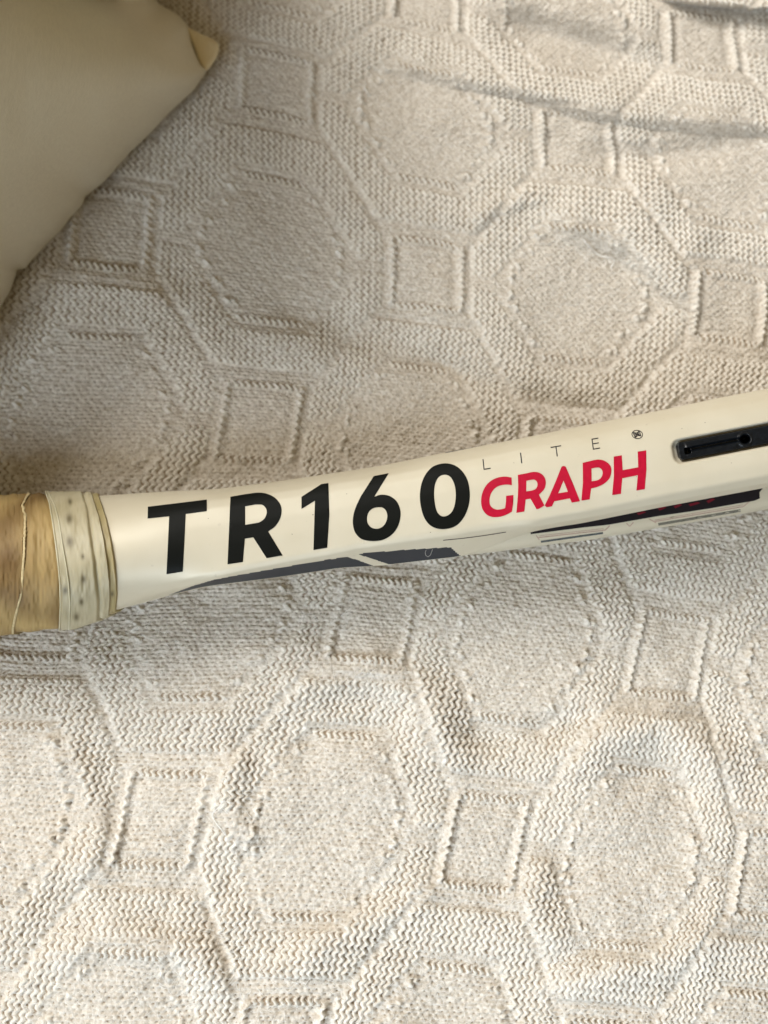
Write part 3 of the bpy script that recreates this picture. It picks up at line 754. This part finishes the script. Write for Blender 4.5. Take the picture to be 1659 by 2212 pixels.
# groove from the square hole to the round hole
grv = np.exp(-((GB + 0.5) / 4.6) ** 4) * ss(16, 30, GA) * ss(152, 140, GA)
h -= 7.5 * grv
h += 2.0 * ss(10, 16, GA) * ss(34, 22, GA) * np.exp(-(GB / 12) ** 2)
sqh = rrect(GA - 15.5, GB - 2, -6.2, 6.2, 6.6, 2)
h -= 18 * ss(1.2, -1.2, sqh)
for hc in (142, 300, 400):
    dh = np.hypot(GA - hc, (GB - 1) * 1.05)
    h -= 22 * ss(11, 8.2, dh); h += 2.2 * np.exp(-((dh - 14) / 2.5) ** 2)
h = h + .35 * vnoise(GA / 7, GB / 7, 31)
GX = slot_c0[0] + GA * ax_[0] + GB * nrm_[0]; GY = slot_c0[1] + GA * ax_[1] + GB * nrm_[1]
# base level: surface height without the recess, then sunk
zi = np.interp(GX.ravel(), xs, zc + th * .985).reshape(GX.shape)
Ut = 2 * (GY - np.interp(GX, xs, yt)) / (np.interp(GX, xs, yb) - np.interp(GX, xs, yt)) - 1
fl = np.interp(Ut, [-1, -.988, -.955, -.89, -.78, -.60, -.25, .15, .8], [0, .26, .47, .68, .835, .935, .992, 1.0, .96])
zs = np.interp(GX, xs, zc) + np.interp(GX, xs, th) * fl
strip = mesh_child('grommet_strip', unproj(GX, GY, zs - 14.0 + h), grid_faces(500, 84), M_plastic)
strip['label'] = 'black plastic grommet strip with a groove, a square hole and round string holes'
dirt = None

# ---- collar band and grip wraps round the handle
def wrap_band(name, xl, xr, rad, mat, n=60, m=120, edge=3.0, noise=1.2, seed=1, label=None, dip=.9, spots=(), jag=None, groove=None, ridges=()):
    """band round the handle between two edge curves xl(u), xr(u); u 0 top .. 1 bottom; rad units proud of the handle"""
    a = np.linspace(0, 1, n); th_ = np.linspace(0, 2 * math.pi, m, endpoint=False)
    AA, TH_ = np.meshgrid(a, th_, indexing='ij')
    tt_ = -np.cos(TH_)                    # -1 top, 1 bottom
    uu = (tt_ + 1) / 2
    isf = np.sin(TH_) >= -1e-9
    X = interp(uu, xl) * (1 - AA) + interp(uu, xr) * AA
    if jag is not None:
        X = X + jag(uu) * AA ** 6
    yT = np.interp(X, xs, yt); yB = np.interp(X, xs, yb); zC = np.interp(X, xs, zc); tH = np.interp(X, xs, th)
    prof_e = 1 - (1 - ss(0, edge / 60, AA)) * dip - (1 - ss(0, edge / 60, 1 - AA)) * dip
    r = rad * prof_e + noise * (vnoise(X / 14, uu * 9 + seed, seed) + .5 * vnoise(X / 5, uu * 22, seed + 1)) * prof_e
    if groove is not None:
        gx0 = interp(uu, groove[0]); r = r - groove[1] * np.exp(-((X - gx0) / groove[2]) ** 2)
    for (cv, hgt, wd) in ridges:
        gx0 = interp(uu, cv); r = r + hgt * np.exp(-((X - gx0) / wd) ** 2)
    cy = (yT + yB) / 2; hw = (yB - yT) / 2
    Y = cy + tt_ * (hw + r)
    Z = zC + np.sin(TH_) * (tH + r)
    pts = unproj(X, Y, Z)
    # lower half keeps the plan of the rim, only its height changes
    rim = unproj(X, Y, zC); low = rim.copy(); low[..., 2] = Z
    pts = np.where(isf[..., None], pts, low)
    spot = np.zeros(X.shape)
    for (sx_, sy_, sr) in spots:
        spot = np.maximum(spot, np.exp(-((X - sx_) ** 2 + (Y - sy_) ** 2 * .45) / sr ** 2) * isf)
    o = mesh_child(name, pts, grid_faces(n, m, True), mat, attrs={'spot': np.clip(spot, 0, 1)})
    if label: o['label'] = label
    return o
M_band = band_material('aged_clear_band', (0.41, 0.365, 0.235), (0.51, 0.465, 0.325))
M_tip = band_material('yellowed_band_rim', (0.33, 0.27, 0.12), (0.43, 0.36, 0.19))
M_lip = band_material('pale_band_lip', (0.47, 0.43, 0.28), (0.60, 0.56, 0.40))
G = lambda x, y: (x * .17196, 1042.4 + y * .17196)
def uof(pts):
    """(x, y) crop points -> (u, x) along the band"""
    out = []
    for (x, y) in pts:
        X, Y = G(x, y); T_, B__ = np.interp(X, xs, yt), np.interp(X, xs, yb); out.append((np.clip((Y - T_) / (B__ - T_), 0, 1), X))
    out = sorted(out); return [(0.0, out[0][1])] + [o for o in out if .001 < o[0] < .999] + [(1.0, out[-1][1])]
cL = uof([(570,150),(620,300),(665,560),(700,800),(735,1080),(750,1250),(758,1500),(745,1810)])
cL2 = uof([(600,165),(690,330),(740,520),(775,750),(830,1040),(862,1250),(880,1500),(870,1800)])
cG = uof([(1050,160),(1110,350),(1150,650),(1200,950),(1225,1200),(1255,1450),(1250,1650)])
cR = uof([(1240,165),(1340,450),(1400,700),(1440,950),(1470,1200),(1478,1400),(1460,1600)])
cK = uof([(365,150),(290,310),(325,480),(315,700),(310,900),(290,1150),(270,1400),(215,1600),(170,1800)])
wide = lambda c, d: [(u_, x_ + d) for u_, x_ in c]
wrap_band('grip_wrap', [(0, -240), (1, -240)], wide(cL, 10), 4.2, MG, n=260, m=200, noise=1.7, seed=5, label='brown worn translucent grip wrap next to the band')
jz = np.random.default_rng(5).uniform(-1, 1, 400)
def jagf(u):
    k = u * 90; a = np.floor(k).astype(int) % 399
    return (jz[a] * (1 - k % 1) + jz[a + 1] * (k % 1)) * 2.6 * ss(.75, .35, u)
wrap_band('grip_overlap', [(0, -250), (1, -250)], cK, 5.9, MG, n=260, m=260, edge=1.0, noise=1.7, seed=15, jag=jagf, label='outer turn of the grip wrap with a torn edge')
M_torn = simple_mat('torn_cream_edge', (0.56, 0.46, 0.26), .6, .3, .00008, 2500, .2, 900)
wrap_band('torn_edge', wide(cK, -4.5), wide(cK, 1.6), 6.4, M_torn, dip=.25, n=10, m=300, edge=10, noise=1.3, seed=19, jag=lambda u: jagf(u), label='pale torn edge of the grip wrap')
spots = [G(880,240) + (4.5,), G(870,455) + (7.5,), G(875,745) + (8,), G(1050,1215) + (6.5,), G(820,1355) + (6,), G(1040,930) + (4,), G(1020,1500) + (5,), G(960,1690) + (6,), G(650,1250) + (5,)]
wrap_band('collar_band', cL, wide(cR, -14), 9.0, M_band, n=150, m=220, edge=2, noise=.9, seed=25, spots=spots, groove=(cG, 4.6, 4.2), ridges=((wide(cG, -8), .8, 4.5),), label='yellowed clear rubber collar band with dark spots')
wrap_band('collar_lip', wide(cL2, -2.0), wide(cL2, 1.6), 10.3, M_lip, dip=.10, n=12, m=220, edge=14, noise=.3, seed=27, label='pale folded lip of the collar band')
wrap_band('collar_lip', wide(cL, -1.4), wide(cL, 1.8), 10.2, M_lip, dip=.10, n=12, m=220, edge=14, noise=.3, seed=28, label='pale outer rim of the collar band')
wrap_band('collar_rim', wide(cG, 3), cR, 5.2, M_tip, n=70, m=220, edge=6, noise=1.0, seed=29, spots=[G(1240,340) + (1,), G(1410,1400) + (4,)], label='thin yellow end of the collar band over the shaft')

# ------------------------------------------------------------------ pillow
def make_pillow(name, outline, centre, zrim, H, mat, label, seed, ns=720, nr=90):
    pts = np.array(s_([tuple(p) for p in outline], 6)); c = np.array(centre, float)
    ang = np.arctan2(pts[:, 1] - c[1], pts[:, 0] - c[0]); rad_ = np.hypot(pts[:, 0] - c[0], pts[:, 1] - c[1])
    o_ = np.argsort(ang); ang = ang[o_]; rad_ = rad_[o_]
    A = np.linspace(-math.pi, math.pi, ns, endpoint=False)
    # finer spacing where the pillow is in the picture
    A = np.sort(A)
    Rr = np.interp(A, np.concatenate([ang[-3:] - 2 * math.pi, ang, ang[:3] + 2 * math.pi]), np.concatenate([rad_[-3:], rad_, rad_[:3]]))
    r = np.sin(np.linspace(0.0, math.pi / 2, nr)); r[0] = .002
    AA, RR = np.meshgrid(A, r, indexing='ij')
    nh = ns // 6 * 2 + 1; hh_ = nh // 2; kw = np.hanning(nh); kw /= kw.sum(); Rs = np.convolve(np.concatenate([Rr[-hh_:], Rr, Rr[:hh_]]), kw, 'valid')
    wb = ss(.70, 1.0, RR); Re = Rr[:, None] * wb + Rs[:, None] * (1 - wb)
    X = c[0] + np.cos(AA) * RR * Re; Y = c[1] + np.sin(AA) * RR * Re
    e = 1 - RR
    seg = np.roll(pts, -1, 0) - pts; sl = np.hypot(seg[:, 0], seg[:, 1]); cum = np.concatenate([[0], np.cumsum(sl)])
    qs = np.arange(0, cum[-1], 6.0); cp = np.vstack([pts, pts[:1]])
    bx = np.interp(qs, cum, cp[:, 0]); by = np.interp(qs, cum, cp[:, 1])
    acc = np.zeros(X.shape)
    for k in range(len(qs)):
        acc += 6.0 / ((X - bx[k]) ** 2 + (Y - by[k]) ** 2 + 9.0) ** 1.5
    phi = acc ** -.5 * 1.414
    phi = np.maximum(phi - 2.2, 0) * ss(1.0, .995, RR)
    dome = (1 - np.exp(-phi / 330.0)) ** .72
    wr_ = vnoise(AA * 24, RR * 3, seed) * np.exp(-e * 14) * 1.6 * ss(0, .05, e) + vnoise(X / 60, Y / 130, seed + 1) * 1.6 * ss(0, .15, e) + 6 * vnoise(X / 190, Y / 230, seed + 2) * ss(0, .3, e)
    top = unproj(X, Y, zrim + H * dome + wr_)
    rimp = unproj(X, Y, zrim)
    bot = rimp.copy(); bot[..., 2] = np.maximum(zrim - H * .5 * (1 - RR ** 2), -4 if zrim < 100 else zrim - 110)
    allp = np.concatenate([top, bot[:, ::-1][:, 1:]], 1)
    f = grid_faces(ns, allp.shape[1])
    wrapf = np.stack([(ns - 1) * allp.shape[1] + np.arange(allp.shape[1] - 1), (ns - 1) * allp.shape[1] + np.arange(1, allp.shape[1]), np.arange(1, allp.shape[1]), np.arange(allp.shape[1] - 1)], -1)
    o = mesh_obj(name, allp, np.vstack([f, wrapf]), mat)
    o['label'] = label; o['category'] = 'pillow'
    return o
h_ = lambda pts: [(p[0] * .30995, p[1] * .30995) + tuple(p[2:]) for p in pts]
low_edge = h_([(1440,492),(1385,580),(1340,640),(1240,730),(1150,820),(1060,915),(990,985),(910,1060),(850,1130),(770,1220),(700,1290),(600,1362,1),(570,1430),(500,1510),(420,1610),(330,1700),(210,1830),(180,1868),(118,1882,1),(95,1960),(55,2060),(0,2145)])
top_edge = h_([(1090,0),(1130,40),(1200,80),(1270,130),(1318,195,1),(1340,290),(1375,390),(1410,455)])
outline = low_edge + [(-70,800),(-230,1010),(-520,1200),(-950,1000),(-1000,0),(-800,-450),(-350,-600),(100,-330),(260,-130)] + top_edge
M_pil = pillow_material('pillow_cotton', (0.72, 0.67, 0.53)); M_ear = pillow_material('pale_lit_cotton', (0.86, 0.76, 0.53))  # paler cotton puts the lit look of the corner tip into its colour
pillow = make_pillow('pillow', outline, (-260, 180), 34, 640, M_pil, 'plain beige cotton pillow with its corner tucked, beside the racket grip', 41)
# turned-out corner tip
tipo = h_([(1300,195),(1400,235),(1480,270),(1520,305),(1528,345),(1500,420),(1440,492),(1395,440),(1350,320)])
tc_ = np.mean(np.array(tipo)[:, :2], 0)
tp = np.array(s_(tipo, 6)); nr = 12; ring_r = np.linspace(0.02, 1, nr)
XX = tc_[0] + (tp[:, 0] - tc_[0])[:, None] * ring_r; YY = tc_[1] + (tp[:, 1] - tc_[1])[:, None] * ring_r
dome = (1 - ring_r ** 3) ** .6
ztop = 40 + 11 * dome[None] + 1.2 * vnoise(XX / 9, YY / 9, 51)
tt3 = unproj(XX, YY, ztop); bb3 = unproj(XX, YY, 36 - 10 * dome[None] + 0 * XX)[:, ::-1][:, 1:]
al3 = np.concatenate([tt3, bb3], 1); n3, m3 = al3.shape[:2]
f3 = grid_faces(n3, m3); wf = np.stack([(n3 - 1) * m3 + np.arange(m3 - 1), (n3 - 1) * m3 + np.arange(1, m3), np.arange(1, m3), np.arange(m3 - 1)], -1)
ear = mesh_obj('corner_tip', al3, np.vstack([f3, wf]), M_ear); ear.parent = pillow
ear['label'] = 'small turned-out corner of the pillow painted paler as if lit'
# second pillow just reaching into the top edge
o2 = [(x_, y_ - 4) for (x_, y_) in [(120,-30),(200,-12),(262,-4),(285,2.0),(300,3.2),(322,1.5),(345,-8),(380,-60),(420,-300),(350,-900),(-200,-1500),(-1200,-1300),(-1500,-500),(-1000,-60),(-500,120),(-250,90),(-40,0)]]
p2 = make_pillow('pillow', o2, (-400, -600), 300, 800, M_ear, 'second cream pillow lying behind, its edge just entering at the top', 61, 360, 50)

# ------------------------------------------------------------------ lint and fuzz
B_cloth_z = None
def cloth_point(x, y, lift):
    return unproj(x, y, cloth_height(np.asarray(x, float), np.asarray(y, float)) + lift)
def tube(paths, radius, sides=4):
    cos, fcs = [], []; base = 0
    for pth in paths:
        pth = np.asarray(pth); n = len(pth); t = np.gradient(pth, axis=0); t /= np.linalg.norm(t, axis=1, keepdims=True) + 1e-9
        up = np.array([0.13, .21, 1.0]); a = np.cross(t, up); a /= np.linalg.norm(a, axis=1, keepdims=True) + 1e-9; b = np.cross(t, a)
        rr = radius * np.minimum(1, .25 + np.minimum(np.arange(n), np.arange(n)[::-1]) / 2.0)
        an = np.linspace(0, 2 * math.pi, sides, endpoint=False)
        ringp = pth[:, None] + rr[:, None, None] * (a[:, None] * np.cos(an)[None, :, None] + b[:, None] * np.sin(an)[None, :, None])
        cos.append(ringp.reshape(-1, 3)); fcs.append(grid_faces(n, sides, True) + base); base += n * sides
    return np.vstack(cos), np.vstack(fcs)
M_lint = simple_mat('white_lint', (.84, .83, .80), .9, .2)
def thread(name, pts, rad, label):
    P_ = np.array(s_([(p[0], p[1]) for p in pts] , 5))[:-5]
    w3 = np.array([cloth_point(x, y, 13 + 2.5 * math.sin(k * .4)) for k, (x, y) in enumerate(P_)])
    c_, f_ = tube([w3], rad); o = mesh_obj(name, c_, f_, M_lint)
    o['label'] = label; o['category'] = 'thread'; return o
Z4 = lambda x, y: (1152.1 + x * .23148, 466.3 + y * .23148)
thread('lint_thread', [Z4(470,225), Z4(510,275), Z4(570,330), Z4(620,370), Z4(690,385), Z4(745,395), Z4(755,430), Z4(730,470), Z4(700,490)], 1.5, 'curled white thread on the octagon at the upper right fold')
Z5 = lambda x, y: (219.4 + x * .16534, 1618.4 + y * .16534)
thread('lint_thread', [Z5(1620,690), Z5(1540,750), Z5(1450,850), Z5(1490,950), Z5(1560,1040), Z5(1640,1110)], 1.3, 'white fluff thread looped beside the lower left square')
# fuzz: fine loose fibres standing off the whole cloth
def fuzz(n, seed):
    r = np.random.default_rng(seed); paths = []
    X = r.uniform(-20, 1680, n); Y = r.uniform(-20, 2230, n); L = r.uniform(8, 34, n); A = r.uniform(0, 2 * math.pi, n); Cv = r.uniform(-1.6, 1.6, n); Hh = r.uniform(8, 15, n)
    S_ = np.linspace(0, 1, 6)
    ang = A[:, None] + Cv[:, None] * S_; st = L[:, None] / 5
    dx = np.cumsum(np.cos(ang) * st, 1); dy = np.cumsum(np.sin(ang) * st, 1)
    XX = X[:, None] + dx; YY = Y[:, None] + dy
    return unproj(XX, YY, cloth_height(XX, YY) + Hh[:, None] - 6 + 6 * np.sin(S_ * math.pi)[None] * r.uniform(.2, 1, n)[:, None])
fz = fuzz(11000, 77)
c_, f_ = tube(list(fz), .42, 3)
fo = mesh_obj('blanket_fuzz', c_, f_, M_lint); fo['kind'] = 'stuff'; fo.parent = blanket
print('total faces', sum(len(o.data.polygons) for o in bpy.data.objects if o.type == 'MESH'))
